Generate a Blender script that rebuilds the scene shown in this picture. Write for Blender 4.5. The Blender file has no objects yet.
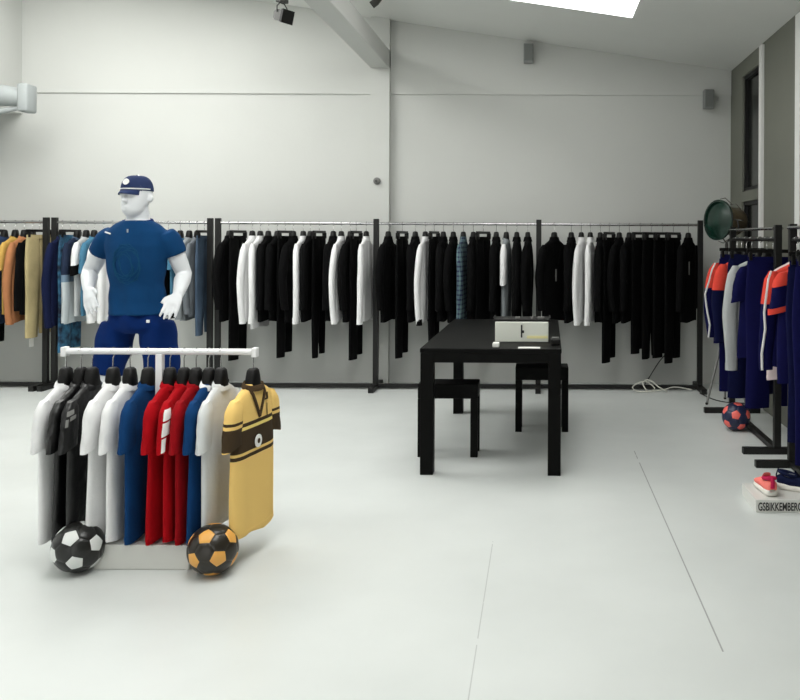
import bpy, bmesh, math, random
from mathutils import Vector, Matrix
R = math.radians
C = bpy.context.scene.collection
SC = bpy.context.scene

# ------------------------------------------------------------------ camera, world, light, exposure
F, CX, CY, EYE = 850.0, 540.0, 238.0, 1.5
ROLL = R(0.26)
cam = bpy.data.cameras.new('camera'); cam.sensor_width = 36; cam.lens = F/800*36
cam.shift_x = -(CX-400)/800; cam.shift_y = -(350-CY)/800
cam.clip_start = 0.05
co = bpy.data.objects.new('camera', cam); C.objects.link(co)
co.location = (0, 0, EYE); co.rotation_euler = (math.pi/2, -ROLL, 0)
SC.camera = co
w = bpy.data.worlds.new('world'); SC.world = w; w.use_nodes = True
w.node_tree.nodes['Background'].inputs[0].default_value = (.8, .9, 1, 1)
w.node_tree.nodes['Background'].inputs[1].default_value = 0.05
vs = SC.view_settings
vs.view_transform = 'Standard'; vs.look = 'None'; vs.gamma = 1; vs.use_curve_mapping = False
vs.exposure = 0.12
SKY = dict(visible=3.3, fill_left_back=7.5, fill_left_mid=2.4, fill_centre_front=6.5)  # emission of the visible skylight, then of the added fill panes
def area(name, loc, rot, sx, sy, power, col=(1, 1, 1)):
    l = bpy.data.lights.new(name, 'AREA'); l.shape = 'RECTANGLE'; l.size = sx; l.size_y = sy
    l.energy = power; l.color = col
    o = bpy.data.objects.new(name, l); C.objects.link(o); o.location = loc; o.rotation_euler = rot
    return o
area('front_fill', (-2.2, -2.9, 1.7), (R(90), 0, 0), 5.5, 2.4, 55, (1, 1, .99))  # added fill light behind the camera; the front wall has no opening
area('side_fill', (-5.85, 2.6, 1.7), (R(90), 0, R(-90)), 4.5, 2.2, 12, (1, 1, .99))  # added weak fill from the left, no window there

def at(px, py, Y):
    dx, dy = px-CX, py-CY
    c, s = math.cos(ROLL), math.sin(ROLL)
    dx, dy = dx*c+dy*s, -dx*s+dy*c
    return Vector((dx*Y/F, Y, EYE-dy*Y/F))
def X_at(px, Y, py=300): return at(px, py, Y).x

# ------------------------------------------------------------------ materials
def lin(c):
    return tuple((v/12.92 if v <= .04045 else ((v+.055)/1.055)**2.4) for v in c)
MATS = {}
def mat(name, col, rough=.5, metal=0, bump=0, bscale=60, var=0, vscale=5, spec=.5, emit=0, sheen=0, trans=0):
    if name in MATS: return MATS[name]
    m = bpy.data.materials.new(name); m.use_nodes = True
    nt = m.node_tree; b = nt.nodes['Principled BSDF']
    c = (*lin(col), 1)
    b.inputs['Base Color'].default_value = c
    b.inputs['Roughness'].default_value = rough; b.inputs['Metallic'].default_value = metal
    b.inputs['Specular IOR Level'].default_value = spec
    if sheen: b.inputs['Sheen Weight'].default_value = sheen
    if trans: b.inputs['Transmission Weight'].default_value = trans
    if emit:
        b.inputs['Emission Color'].default_value = c; b.inputs['Emission Strength'].default_value = emit
    tc = nt.nodes.new('ShaderNodeTexCoord')
    if var:
        n = nt.nodes.new('ShaderNodeTexNoise'); n.inputs['Scale'].default_value = vscale; n.inputs['Detail'].default_value = 4
        nt.links.new(tc.outputs['Object'], n.inputs['Vector'])
        r = nt.nodes.new('ShaderNodeValToRGB')
        r.color_ramp.elements[0].position = .3; r.color_ramp.elements[1].position = .7
        r.color_ramp.elements[0].color = (*[x*(1-var) for x in c[:3]], 1)
        r.color_ramp.elements[1].color = (*[min(1, x*(1+var)) for x in c[:3]], 1)
        nt.links.new(n.outputs['Fac'], r.inputs['Fac']); nt.links.new(r.outputs['Color'], b.inputs['Base Color'])
    if bump:
        n2 = nt.nodes.new('ShaderNodeTexNoise'); n2.inputs['Scale'].default_value = bscale
        nt.links.new(tc.outputs['Object'], n2.inputs['Vector'])
        bp = nt.nodes.new('ShaderNodeBump'); bp.inputs['Strength'].default_value = bump; bp.inputs['Distance'].default_value = .01
        nt.links.new(n2.outputs['Fac'], bp.inputs['Height']); nt.links.new(bp.outputs['Normal'], b.inputs['Normal'])
    MATS[name] = m
    return m
def cloth(name, col, var=.12, rough=.9, spec=.15, sheen=0.0, bump=.25):
    return mat('cloth_'+name, col, rough, 0, bump, 35, var, 6, spec, 0, sheen)
K = dict(
  black=cloth('black', (.03, .03, .033), .2, .92, .1), black2=cloth('black2', (.045, .045, .045), .2, .9, .12),
  charcoal=cloth('charcoal', (.14, .14, .15)), shiny=mat('cloth_shiny', (.045, .045, .05), .33, 0, .6, 18, .3, 8, .5),
  white=cloth('white', (.90, .90, .90), .04), offwhite=cloth('offwhite', (.82, .83, .83), .05),
  lightgrey=cloth('lightgrey', (.68, .69, .69), .1), grey=cloth('grey', (.52, .54, .55), .15), midgrey=cloth('midgrey', (.42, .44, .46), .2),
  slate=cloth('slate', (.27, .33, .40), .2), navy=cloth('navy', (.07, .10, .22)), deepnavy=cloth('deepnavy', (.025, .045, .20)),
  denim=cloth('denim', (.16, .22, .33), .25), teal=cloth('teal', (.27, .45, .55), .15), royal=cloth('royal', (.05, .22, .40)),
  trackblue=cloth('trackblue', (.03, .035, .23)), red=cloth('red', (.64, .02, .07)), darkred=cloth('darkred', (.56, .03, .07)),
  yellow=cloth('yellow', (.93, .78, .47), .05), mustard=cloth('mustard', (.75, .61, .32)), orange=cloth('orange', (.68, .46, .31)),
  cream=cloth('cream', (.72, .66, .49)), brown=cloth('brown', (.27, .21, .14)), coral=cloth('coral', (.82, .27, .22)),
  coralpink=cloth('coralpink', (.98, .52, .48)), magenta=cloth('magenta', (.75, .15, .32)), pinkwhite=cloth('pinkwhite', (.85, .78, .78)),
  tee=cloth('tee', (.045, .23, .40), .1), shorts=cloth('shorts', (.01, .14, .36), .1), capnavy=cloth('capnavy', (.17, .22, .36), .1),
)
M = dict(
  wall=mat('painted_wall', (.785, .79, .775), .85, 0, .06, 25, .015, 1.5, .25),
  greywall=mat('grey_painted_wall', (.46, .465, .43), .85, 0, .08, 30, .03, 2, .25),
  ceil=mat('painted_ceiling', (.87, .875, .86), .85, 0, .05, 25, .015, 1.5, .25),
  blacksteel=mat('black_steel', (.06, .06, .055), .5, 0, 0, 60, .15, 8, .4),
  chrome=mat('chrome', (.72, .72, .72), .25, 1), whitemetal=mat('white_metal', (.92, .92, .92), .4),
  blackwood=mat('black_wood', (.03, .03, .028), .5, 0, .05, 40, .2, 5, .08),
  blackplastic=mat('black_plastic', (.04, .036, .034), .5, 0, 0, 60, 0, 5, .25),
  greyplastic=mat('grey_plastic', (.48, .48, .47), .6), palegrey=mat('pale_grey', (.62, .64, .64), .6),
  speaker=mat('speaker_grey', (.55, .56, .55), .6), darklamp=mat('dark_lamp', (.26, .26, .25), .5),
  mannequin=mat('mannequin_white', (.88, .89, .90), .45, 0, 0, 60, .01, 3, .4),
  paper=mat('paper', (.9, .9, .88), .7), boxwhite=mat('box_white', (.84, .84, .82), .45),
  cream=mat('cream_plastic', (.86, .87, .83), .4), palelabel=mat('pale_label', (.93, .90, .66), .4),
  darkglass=mat('dark_glass', (.05, .055, .05), .12, 0, 0, 60, 0, 5, .5),
  darkframe=mat('dark_frame', (.04, .04, .04), .5), trim=mat('white_trim', (.9, .9, .89), .6),
  green=mat('lamp_green', (.03, .16, .12), .25, 0, 0, 60, .3, 9, .5), bronze=mat('bronze_metal', (.52, .47, .38), .3, .6, .2, 30, .3, 12),
  cable=mat('white_cable', (.8, .8, .76), .5), rubber=mat('black_rubber', (.05, .05, .05), .7),
  solewhite=mat('white_sole', (.88, .87, .84), .6), ink=mat('dark_ink', (.2, .2, .2), .7), print_white=mat('white_print', (.93, .93, .92), .7),
  blackpanel=mat('ball_black', (.11, .11, .105), .3, 0, .15, 40, .15, 10), whitepanel=mat('ball_white', (.88, .89, .88), .35),
  orangepanel=mat('ball_orange', (.90, .66, .32), .35), brownpanel=mat('ball_dark_brown', (.15, .13, .10), .3, 0, .15, 40, .15, 10),
  coralpanel=mat('ball_coral', (.95, .42, .38), .4), navypanel=mat('ball_navy', (.10, .13, .26), .4),
)
def coord_z(nt, out='Z'):
    tc = nt.nodes.new('ShaderNodeTexCoord'); sp = nt.nodes.new('ShaderNodeSeparateXYZ')
    nt.links.new(tc.outputs['Object'], sp.inputs[0]); return sp.outputs[out]
def mth(nt, op, a, b=None):
    n = nt.nodes.new('ShaderNodeMath'); n.operation = op
    for i, v in enumerate((a, b)):
        if v is None: continue
        if isinstance(v, (int, float)): n.inputs[i].default_value = v
        else: nt.links.new(v, n.inputs[i])
    return n.outputs[0]
def banded(name, base, bands, axis='Z', rough=.9):
    """fabric woven in bands along the garment: list of (from, to, colour)"""
    m = bpy.data.materials.new('cloth_'+name); m.use_nodes = True; nt = m.node_tree; b = nt.nodes['Principled BSDF']
    b.inputs['Roughness'].default_value = rough; b.inputs['Specular IOR Level'].default_value = .15
    z = coord_z(nt, axis); cur = None
    for lo, hi, c in bands:
        mask = mth(nt, 'MULTIPLY', mth(nt, 'GREATER_THAN', z, lo), mth(nt, 'LESS_THAN', z, hi))
        mx = nt.nodes.new('ShaderNodeMix'); mx.data_type = 'RGBA'
        nt.links.new(mask, mx.inputs[0])
        if cur is None: mx.inputs[6].default_value = (*lin(base), 1)
        else: nt.links.new(cur, mx.inputs[6])
        mx.inputs[7].default_value = (*lin(c), 1); cur = mx.outputs[2]
    nt.links.new(cur, b.inputs['Base Color'])
    return m
def plaid():
    m = bpy.data.materials.new('cloth_plaid'); m.use_nodes = True; nt = m.node_tree; b = nt.nodes['Principled BSDF']
    b.inputs['Roughness'].default_value = .9
    a = mth(nt, 'GREATER_THAN', mth(nt, 'FRACT', mth(nt, 'MULTIPLY', coord_z(nt), 22)), .62)
    c = mth(nt, 'GREATER_THAN', mth(nt, 'FRACT', mth(nt, 'MULTIPLY', coord_z(nt, 'X'), 26)), .62)
    d = mth(nt, 'GREATER_THAN', mth(nt, 'FRACT', mth(nt, 'MULTIPLY', coord_z(nt, 'Y'), 26)), .62)
    s = mth(nt, 'ADD', a, mth(nt, 'MAXIMUM', c, d))
    r = nt.nodes.new('ShaderNodeValToRGB')
    r.color_ramp.elements[0].color = (*lin((.36, .46, .47)), 1); r.color_ramp.elements[1].color = (*lin((.08, .12, .25)), 1)
    nt.links.new(mth(nt, 'MULTIPLY', s, .5), r.inputs[0]); nt.links.new(r.outputs[0], b.inputs['Base Color'])
    return m
K['plaid'] = plaid()
def tiedye():
    m = bpy.data.materials.new('cloth_tiedye'); m.use_nodes = True; nt = m.node_tree; b = nt.nodes['Principled BSDF']
    b.inputs['Roughness'].default_value = .9
    tc = nt.nodes.new('ShaderNodeTexCoord'); n = nt.nodes.new('ShaderNodeTexNoise'); n.inputs['Scale'].default_value = 14; n.inputs['Detail'].default_value = 5
    nt.links.new(tc.outputs['Object'], n.inputs['Vector']); r = nt.nodes.new('ShaderNodeValToRGB')
    r.color_ramp.elements[0].position = .38; r.color_ramp.elements[1].position = .66
    r.color_ramp.elements[0].color = (*lin((.05, .10, .18)), 1); r.color_ramp.elements[1].color = (*lin((.20, .42, .55)), 1)
    nt.links.new(n.outputs[0], r.inputs[0]); nt.links.new(r.outputs[0], b.inputs['Base Color'])
    return m
K['tiedye'] = tiedye()
def floor_mat():
    m = bpy.data.materials.new('painted_floor'); m.use_nodes = True; nt = m.node_tree; b = nt.nodes['Principled BSDF']
    b.inputs['Roughness'].default_value = .33; b.inputs['Specular IOR Level'].default_value = .4
    tc = nt.nodes.new('ShaderNodeTexCoord')
    n = nt.nodes.new('ShaderNodeTexNoise'); n.inputs['Scale'].default_value = 1.6; n.inputs['Detail'].default_value = 6
    nt.links.new(tc.outputs['Object'], n.inputs['Vector'])
    r = nt.nodes.new('ShaderNodeValToRGB'); r.color_ramp.elements[0].position = .3; r.color_ramp.elements[1].position = .75
    r.color_ramp.elements[0].color = (*lin((.805, .82, .81)), 1); r.color_ramp.elements[1].color = (*lin((.84, .855, .845)), 1)
    nt.links.new(n.outputs[0], r.inputs[0])
    x = coord_z(nt, 'X'); y = coord_z(nt, 'Y')
    n2 = nt.nodes.new('ShaderNodeTexNoise'); n2.inputs['Scale'].default_value = 5
    nt.links.new(tc.outputs['Object'], n2.inputs['Vector'])
    broken = mth(nt, 'GREATER_THAN', n2.outputs[0], .40)
    m1 = mth(nt, 'MULTIPLY', mth(nt, 'LESS_THAN', mth(nt, 'ABSOLUTE', mth(nt, 'SUBTRACT', x, .672)), .0032), mth(nt, 'LESS_THAN', y, 6.0))
    m2 = mth(nt, 'MULTIPLY', mth(nt, 'LESS_THAN', mth(nt, 'ABSOLUTE', mth(nt, 'ADD', x, .226)), .0022), mth(nt, 'LESS_THAN', y, 4.2))
    k = mth(nt, 'MULTIPLY', mth(nt, 'MULTIPLY', mth(nt, 'MAXIMUM', m1, mth(nt, 'MULTIPLY', m2, .55)), broken), .62)
    mx = nt.nodes.new('ShaderNodeMix'); mx.data_type = 'RGBA'
    nt.links.new(k, mx.inputs[0]); nt.links.new(r.outputs[0], mx.inputs[6]); mx.inputs[7].default_value = (*lin((.36, .36, .35)), 1)
    nt.links.new(mx.outputs[2], b.inputs['Base Color'])
    rr = mth(nt, 'ADD', mth(nt, 'MULTIPLY', n2.outputs[0], .18), .24); nt.links.new(rr, b.inputs['Roughness'])
    bp = nt.nodes.new('ShaderNodeBump'); bp.inputs['Strength'].default_value = .05; bp.inputs['Distance'].default_value = .02
    nt.links.new(n.outputs[0], bp.inputs['Height']); nt.links.new(bp.outputs[0], b.inputs['Normal'])
    return m

# ------------------------------------------------------------------ mesh helpers
class MB:
    def __init__(s): s.v = []; s.f = []; s.mi = []
    def add(s, vs, fs, mi=0):
        o = len(s.v); s.v += [tuple(p) for p in vs]
        for f in fs: s.f.append([o+i for i in f]); s.mi.append(mi)
        return s
    def box(s, lo, hi, mi=0, bev=0):
        if bev:
            bm = bmesh.new(); bmesh.ops.create_cube(bm, size=1)
            for v in bm.verts:
                v.co = Vector([(lo[i]+hi[i])/2+v.co[i]*(hi[i]-lo[i]) for i in range(3)])
            bmesh.ops.bevel(bm, geom=list(bm.edges), offset=bev, segments=2, affect='EDGES', profile=.5)
            bm.verts.index_update()
            s.add([v.co[:] for v in bm.verts], [[v.index for v in f.verts] for f in bm.faces], mi); bm.free(); return s
        (a, b, c), (d, e, f) = lo, hi
        return s.add([(a,b,c),(d,b,c),(d,e,c),(a,e,c),(a,b,f),(d,b,f),(d,e,f),(a,e,f)],
                     [(3,2,1,0),(4,5,6,7),(0,1,5,4),(1,2,6,5),(2,3,7,6),(3,0,4,7)], mi)
    def loft(s, rings, mi=0, cap=True):
        n = len(rings[0]); vs = [p for r in rings for p in r]; fs = []
        for i in range(len(rings)-1):
            for j in range(n):
                k = (j+1) % n
                fs.append((i*n+j, i*n+k, (i+1)*n+k, (i+1)*n+j))
        if cap:
            fs.append(tuple(range(n-1, -1, -1))); m = (len(rings)-1)*n; fs.append(tuple(m+j for j in range(n)))
        return s.add(vs, fs, mi)
    def tube(s, pts, r, n=10, mi=0, flat=1.0, up=None):
        """round (or elliptical) tube along points; r is a number or a list of numbers / (a, b) pairs"""
        pts = [Vector(p) for p in pts]; rings = []
        rs = r if isinstance(r, (list, tuple)) else [r]*len(pts)
        prev = None
        for i, p in enumerate(pts):
            t = (pts[min(i+1, len(pts)-1)]-pts[max(i-1, 0)]).normalized()
            if prev is None:
                u = Vector(up) if up else (Vector((0, 1, 0)) if abs(t.y) < .9 else Vector((1, 0, 0)))
            else: u = prev
            u = (u-t*u.dot(t)).normalized(); prev = u; q = t.cross(u)
            a, b = rs[i] if isinstance(rs[i], (tuple, list)) else (rs[i], rs[i]*flat)
            rings.append([p+u*(b*math.sin(2*math.pi*k/n))+q*(a*math.cos(2*math.pi*k/n)) for k in range(n)])
        return s.loft(rings, mi)
    def sphere(s, c, r, nu=16, nv=10, mi=0):
        c = Vector(c); r = Vector(r) if not isinstance(r, (int, float)) else Vector((r, r, r)); rings = []
        for i in range(1, nv):
            a = math.pi*i/nv
            rings.append([c+Vector((r.x*math.sin(a)*math.cos(2*math.pi*k/nu), r.y*math.sin(a)*math.sin(2*math.pi*k/nu), -r.z*math.cos(a))) for k in range(nu)])
        return s.loft(rings, mi)
    def lathe(s, prof, mi=0, n=24, mtx=None):
        rings = []
        for r, z in prof:
            ring = [Vector((r*math.cos(2*math.pi*k/n), r*math.sin(2*math.pi*k/n), z)) for k in range(n)]
            rings.append([mtx @ p for p in ring] if mtx else ring)
        return s.loft(rings, mi)
    def build(s, name, mats, parent=None, smooth=False, loc=None):
        me = bpy.data.meshes.new(name); me.from_pydata([tuple(v) for v in s.v], [], s.f)
        if not isinstance(mats, (list, tuple)): mats = [mats]
        for m in mats: me.materials.append(m)
        for p, mi in zip(me.polygons, s.mi): p.material_index = mi; p.use_smooth = smooth
        bm = bmesh.new(); bm.from_mesh(me); bmesh.ops.recalc_face_normals(bm, faces=bm.faces); bm.to_mesh(me); bm.free()
        if smooth:
            try: me.set_sharp_from_angle(angle=R(50))
            except Exception: pass
        o = bpy.data.objects.new(name, me); C.objects.link(o)
        if parent: o.parent = parent
        if loc is not None: o.location = loc
        return o
def tag(o, label=None, cat=None, group=None, kind=None):
    if label: o['label'] = label
    if cat: o['category'] = cat
    if group: o['group'] = group
    if kind: o['kind'] = kind
    return o
def thing(name, label, cat, loc, rz=0, group=None):
    o = bpy.data.objects.new(name, None); C.objects.link(o); o.empty_display_size = .1
    o.location = loc; o.rotation_euler = (0, 0, rz); return tag(o, label, cat, group)
def struct(o, label=None): o['kind'] = 'structure'; return o
def kids(o): return [c for c in bpy.data.objects if c.parent == o]
def dup(root, loc, rz, label=None, group=None):
    r = root.copy(); C.objects.link(r); r.location = loc; r.rotation_euler = (0, 0, rz)
    if label: r['label'] = label
    if group: r['group'] = group
    for ch in list(root.children):
        c = ch.copy(); C.objects.link(c); c.parent = r
        for g in list(ch.children):
            d = g.copy(); C.objects.link(d); d.parent = c
    return r
def text_mesh(txt, size, name, m, parent, loc, rot, xs=1.0, ext=.001):
    cu = bpy.data.curves.new(name, 'FONT'); cu.body = txt; cu.size = size; cu.extrude = ext; cu.offset = size*.02
    o = bpy.data.objects.new(name+'_tmp', cu); C.objects.link(o)
    dg = bpy.context.evaluated_depsgraph_get(); me = bpy.data.meshes.new_from_object(o.evaluated_get(dg))
    bpy.data.objects.remove(o); me.materials.clear(); me.materials.append(m)
    for v in me.vertices: v.co.x *= xs
    r = bpy.data.objects.new(name, me); C.objects.link(r); r.parent = parent; r.location = loc; r.rotation_euler = rot
    return r
def fuse(mb, voxel, smooth_it=6):
    """one continuous skin over overlapping closed pieces"""
    me = bpy.data.meshes.new('tmp'); me.from_pydata([tuple(v) for v in mb.v], [], mb.f)
    bm = bmesh.new(); bm.from_mesh(me); bmesh.ops.recalc_face_normals(bm, faces=bm.faces); bm.to_mesh(me); bm.free()
    o = bpy.data.objects.new('tmp', me); C.objects.link(o)
    r = o.modifiers.new('r', 'REMESH'); r.mode = 'VOXEL'; r.voxel_size = voxel; r.use_smooth_shade = True
    s = o.modifiers.new('s', 'SMOOTH'); s.iterations = smooth_it; s.factor = .5
    dg = bpy.context.evaluated_depsgraph_get(); out = bpy.data.meshes.new_from_object(o.evaluated_get(dg))
    bpy.data.objects.remove(o)
    for p in out.polygons: p.use_smooth = True
    return out
def mesh_obj(name, me, m, parent):
    me.materials.clear(); me.materials.append(m); me.name = name
    o = bpy.data.objects.new(name, me); C.objects.link(o); o.parent = parent; return o

# ------------------------------------------------------------------ room shell
XL, XR, YB, YF = -5.92, 1.97, 8.8, -3.0
def ceil_z(x): return 3.54-.143*(x+.15)
struct(MB().box((XL-.2, YF-.2, -.2), (XR+.2, YB+.2, 0)).build('floor', floor_mat()))
c = MB(); a, b = XL-.2, XR+.2
c.add([(a, YF-.2, ceil_z(a)), (b, YF-.2, ceil_z(b)), (b, YB+.2, ceil_z(b)), (a, YB+.2, ceil_z(a)),
       (a, YF-.2, ceil_z(a)+.2), (b, YF-.2, ceil_z(b)+.2), (b, YB+.2, ceil_z(b)+.2), (a, YB+.2, ceil_z(a)+.2)],
      [(3,2,1,0),(4,5,6,7),(0,1,5,4),(1,2,6,5),(2,3,7,6),(3,0,4,7)])
struct(c.build('ceiling', M['ceil']))
# back wall: the upper part stands 15 mm proud of the lower part
wb = MB().box((XL-.2, YB, 0), (XR+.2, YB+.2, 2.98)).box((XL-.2, YB-.018, 2.98), (XR+.2, YB+.2, 4.5))
struct(wb.build('wall_back', M['wall']))
struct(MB().box((XL-.2, YF-.2, 0), (XL, YB, 4.6)).build('wall_left', M['wall']))
struct(MB().box((XL, YF-.2, 0), (XR, YF, 4.6)).build('wall_front', M['wall']))
# right wall with two window openings, one above the other
W0, W1, WZ0, WZ1, WM0, WM1 = 7.62, 8.30, .9, 3.08, 1.86, 1.96
wr = MB()
wr.box((XR, YF-.2, 0), (XR+.2, W0, 3.6)).box((XR, W1, 0), (XR+.2, YB, 3.6))
wr.box((XR, W0, 0), (XR+.2, W1, WZ0)).box((XR, W0, WZ1), (XR+.2, W1, 3.6)).box((XR, W0, WM0), (XR+.2, W1, WM1))
struct(wr.build('wall_right', M['greywall']))
for i, (z0, z1) in enumerate(((WM1, WZ1), (WZ0, WM0))):
    g = struct(MB().box((XR+.05, W0+.03, z0+.03), (XR+.07, W1-.03, z1-.03)).build('window_%d' % (i+1), M['darkglass']))
    f = MB()
    for lo, hi in (((W0, z0), (W0+.035, z1)), ((W1-.035, z0), (W1, z1)), ((W0, z0), (W1, z0+.035)), ((W0, z1-.035), (W1, z1))):
        f.box((XR+.02, lo[0], lo[1]), (XR+.09, hi[0], hi[1]))
    f.build('window_frame', M['darkframe'], g)
struct(MB().box((XR-.025, W0-.13, 0), (XR, W0-.04, ceil_z(XR)-.02)).build('trim_1', M['trim']))
struct(MB().box((XR-.02, 6.40, 0), (XR, 6.52, ceil_z(XR)-.02)).build('trim_2', M['trim']))
struct(MB().box((XL, YF, 2.76), (-5.36, YB-.015, 4.6)).build('trim_5', M['wall']))
# pillar on the back wall, roof beam resting on it
struct(MB().box((-1.745, YB-.09, 0), (-1.55, YB+.01, ceil_z(-1.55)+.02)).build('trim_3', M['wall']))
struct(MB().box((-1.745, -2.9, 3.235), (-1.55, YB-.03, 3.42), bev=.008).build('trim_4', M['wall']))
# visible skylight in the sloping ceiling, then unseen glowing panes added as fill
sl = math.atan(-.143)
def skylight(n, x0, x1, y0, y1, k):
    dz = .004
    vs = [(x0, y0, ceil_z(x0)-dz), (x1, y0, ceil_z(x1)-dz), (x1, y1, ceil_z(x1)-dz), (x0, y1, ceil_z(x0)-dz)]
    vs += [(p[0], p[1], p[2]+.03) for p in vs]
    struct(MB().add(vs, [(3,2,1,0),(4,5,6,7),(0,1,5,4),(1,2,6,5),(2,3,7,6),(3,0,4,7)]).build('window_%d' % n, mat('skylight_'+k, (1, 1, .99), .3, emit=SKY[k])))
skylight(3, -.75, .785, 5.3, 7.33, 'visible')
skylight(4, -1.45, .0, 1.8, 4.4, 'fill_centre_front')  # unseen pane, added to light the floor and table from above
skylight(5, -4.9, -2.5, 5.2, 7.6, 'fill_left_back')  # unseen pane, added to brighten the left of the back wall
skylight(6, -4.7, -2.7, .8, 3.6, 'fill_left_mid')  # unseen pane, added as fill over the front left floor

# ------------------------------------------------------------------ fixtures on walls and ceiling
def wall_speaker(px, py, label):
    p = at(px, py, YB-.12); t = thing('wall_speaker', label, 'speaker', (p.x, YB-.018, p.z-.095))
    MB().box((-.05, -.13, 0), (.05, -.02, .19), bev=.008).build('cabinet', M['speaker'], t)
    MB().box((-.042, -.136, .012), (.042, -.13, .178), bev=.002).build('grille', mat('grille', (.46, .47, .46), .8, 0, .4, 200), t)
    MB().box((-.02, -.03, .06), (.02, .0, .13)).build('bracket', M['greyplastic'], t)
wall_speaker(528.5, 53, 'grey speaker high on back wall below the bright skylight')
wall_speaker(709, 99, 'grey speaker high on back wall near the right corner')
p = at(377, 181, YB-.1)
t = thing('motion_sensor', 'small grey round sensor on the white pillar above the racks', 'sensor', (p.x, YB-.09, p.z))
MB().lathe([(.036, 0), (.036, .025), (.028, .045), (.008, .055)], mtx=Matrix.Rotation(R(90), 4, 'X')).build('housing', M['greyplastic'], t, True)
MB().sphere((0, -.055, 0), .014, 12, 8).build('lens', M['darklamp'], t, True)
# ceiling spotlight (dark floodlight on a bracket)
def floodlight(loc, ang, tilt, label, s=1.0):
    t = thing('ceiling_floodlight', label, 'lamp', loc, ang)
    zc = ceil_z(loc[0])-loc[2]
    MB().tube([(0, 0, .165*s), (0, 0, zc)], .014*s).build('drop_rod', M['darklamp'], t, True)
    MB().box((-.06*s, -.035*s, .135*s), (.06*s, .035*s, .175*s), bev=.006).build('junction_box', M['darklamp'], t)
    MB().tube([(-.075*s, 0, .03*s), (-.07*s, 0, .09*s), (-.03*s, 0, .13*s), (.03*s, 0, .13*s), (.07*s, 0, .09*s), (.075*s, 0, .03*s)], .007*s, 8).build('yoke', M['darklamp'], t, True)
    mt = Matrix.Rotation(R(tilt), 4, 'X')
    b = MB()
    def fr(w, h, y): return [mt @ Vector(q) for q in ((-w, y, -h), (w, y, -h), (w, y, h), (-w, y, h))]
    b.loft([fr(.05*s, .03*s, .07*s), fr(.066*s, .055*s, .03*s), fr(.068*s, .058*s, -.05*s)])
    bo = b.build('housing', M['darklamp'], t)
    v = MB().loft([fr(.074*s, .064*s, -.05*s), fr(.08*s, .07*s, -.085*s)]); v.build('visor', M['blackplastic'], t)
p = at(282, 16, 7.0)
floodlight((p.x, 7.0, p.z), R(62), 14, 'dark square floodlight hanging from ceiling left of the roof beam', .8)
p = at(377, 2, 7.8)
t = thing('beam_spotlight', 'small dark spotlight at top edge of picture above the white pillar', 'lamp', (p.x, 7.8, p.z))
MB().tube([(0, 0, .01), (0, 0, ceil_z(p.x)-p.z)], .012).build('stem', M['darklamp'], t, True)
MB().tube([(.03, .0, .05), (-.01, .0, 0), (-.05, .0, -.03)], [.03, .034, .034], 14).build('housing', M['darklamp'], t, True)
# grey duct outlet by the left wall
p = at(27, 98, 8.2)
t = thing('wall_duct', 'pale grey flanged duct outlet jutting from the left wall', 'duct', (-5.36, 8.2, p.z))
ex = p.x+5.36
MB().tube([(0, 0, 0.04), (ex*.5, 0, .02), (ex-.03, 0, .0)], [.11, .10, .085], 20).build('pipe', M['palegrey'], t, True)
MB().box((ex-.05, -.09, -.14), (ex+.05, .09, .13), bev=.02).build('flange', M['palegrey'], t, True)
MB().tube([(0, -.02, -.2), (ex*.4, -.02, -.13), (ex-.05, -.02, -.1)], [.05, .03, .02], 10).build('support_arm', M['palegrey'], t, True)

# ------------------------------------------------------------------ hangers
def make_hanger():
    t = thing('clothes_hanger', 'h', 'hanger', (0, 0, 0))
    n = 10; hk = [(.0, 0, -.10), (0, 0, -.05)]
    for k in range(n+1):
        a = R(-90+k*27); hk.append((.018*math.cos(a)*1.0, 0, .0-.012+.018*math.sin(a)+.012))
    MB().tube([(0, 0, -.10), (0, 0, -.03)] + [(.020*math.cos(R(-60+24*k)) - .0, 0, -.002+.020*math.sin(R(-60+24*k))) for k in range(10)], .0028, 6).build('hook', M['chrome'], t, True)
    rings = []
    for d, hw, ht in ((-.075, .018, .016), (-.085, .03, .024), (-.12, .038, .028), (-.165, .05, .028)):
        rings.append([(hw*(1 if c > 0 else -1)*abs(c)**.7, ht*(1 if s_ > 0 else -1)*abs(s_)**.7, d) for c, s_ in [(math.cos(2*math.pi*k/16), math.sin(2*math.pi*k/16)) for k in range(16)]])
    MB().loft(rings).build('neck_block', M['blackplastic'], t, True)
    for sg in (-1, 1):
        MB().tube([(sg*.02, 0, -.150), (sg*.09, 0, -.192), (sg*.15, 0, -.228), (sg*.172, 0, -.25)], [(.014, .014), (.014, .014), (.014, .016), (.01, .014)], 10, up=(0, 1, 0)).build('arm', M['blackplastic'], t, True)
    return t
def make_clip_hanger():
    t = thing('clip_hanger', 'h', 'hanger', (0, 0, 0))
    MB().tube([(0, 0, -.07), (0, 0, -.03)] + [(.020*math.cos(R(-60+24*k)), 0, -.002+.020*math.sin(R(-60+24*k))) for k in range(10)], .0028, 6).build('hook', M['chrome'], t, True)
    MB().box((-.19, -.008, -.098), (.19, .008, -.072), bev=.003).build('bar', M['blackplastic'], t)
    for sg in (-1, 1):
        MB().box((sg*.165-.012, -.02, -.15), (sg*.165+.012, .02, -.09), bev=.004).build('clip', M['blackplastic'], t)
    return t

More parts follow.
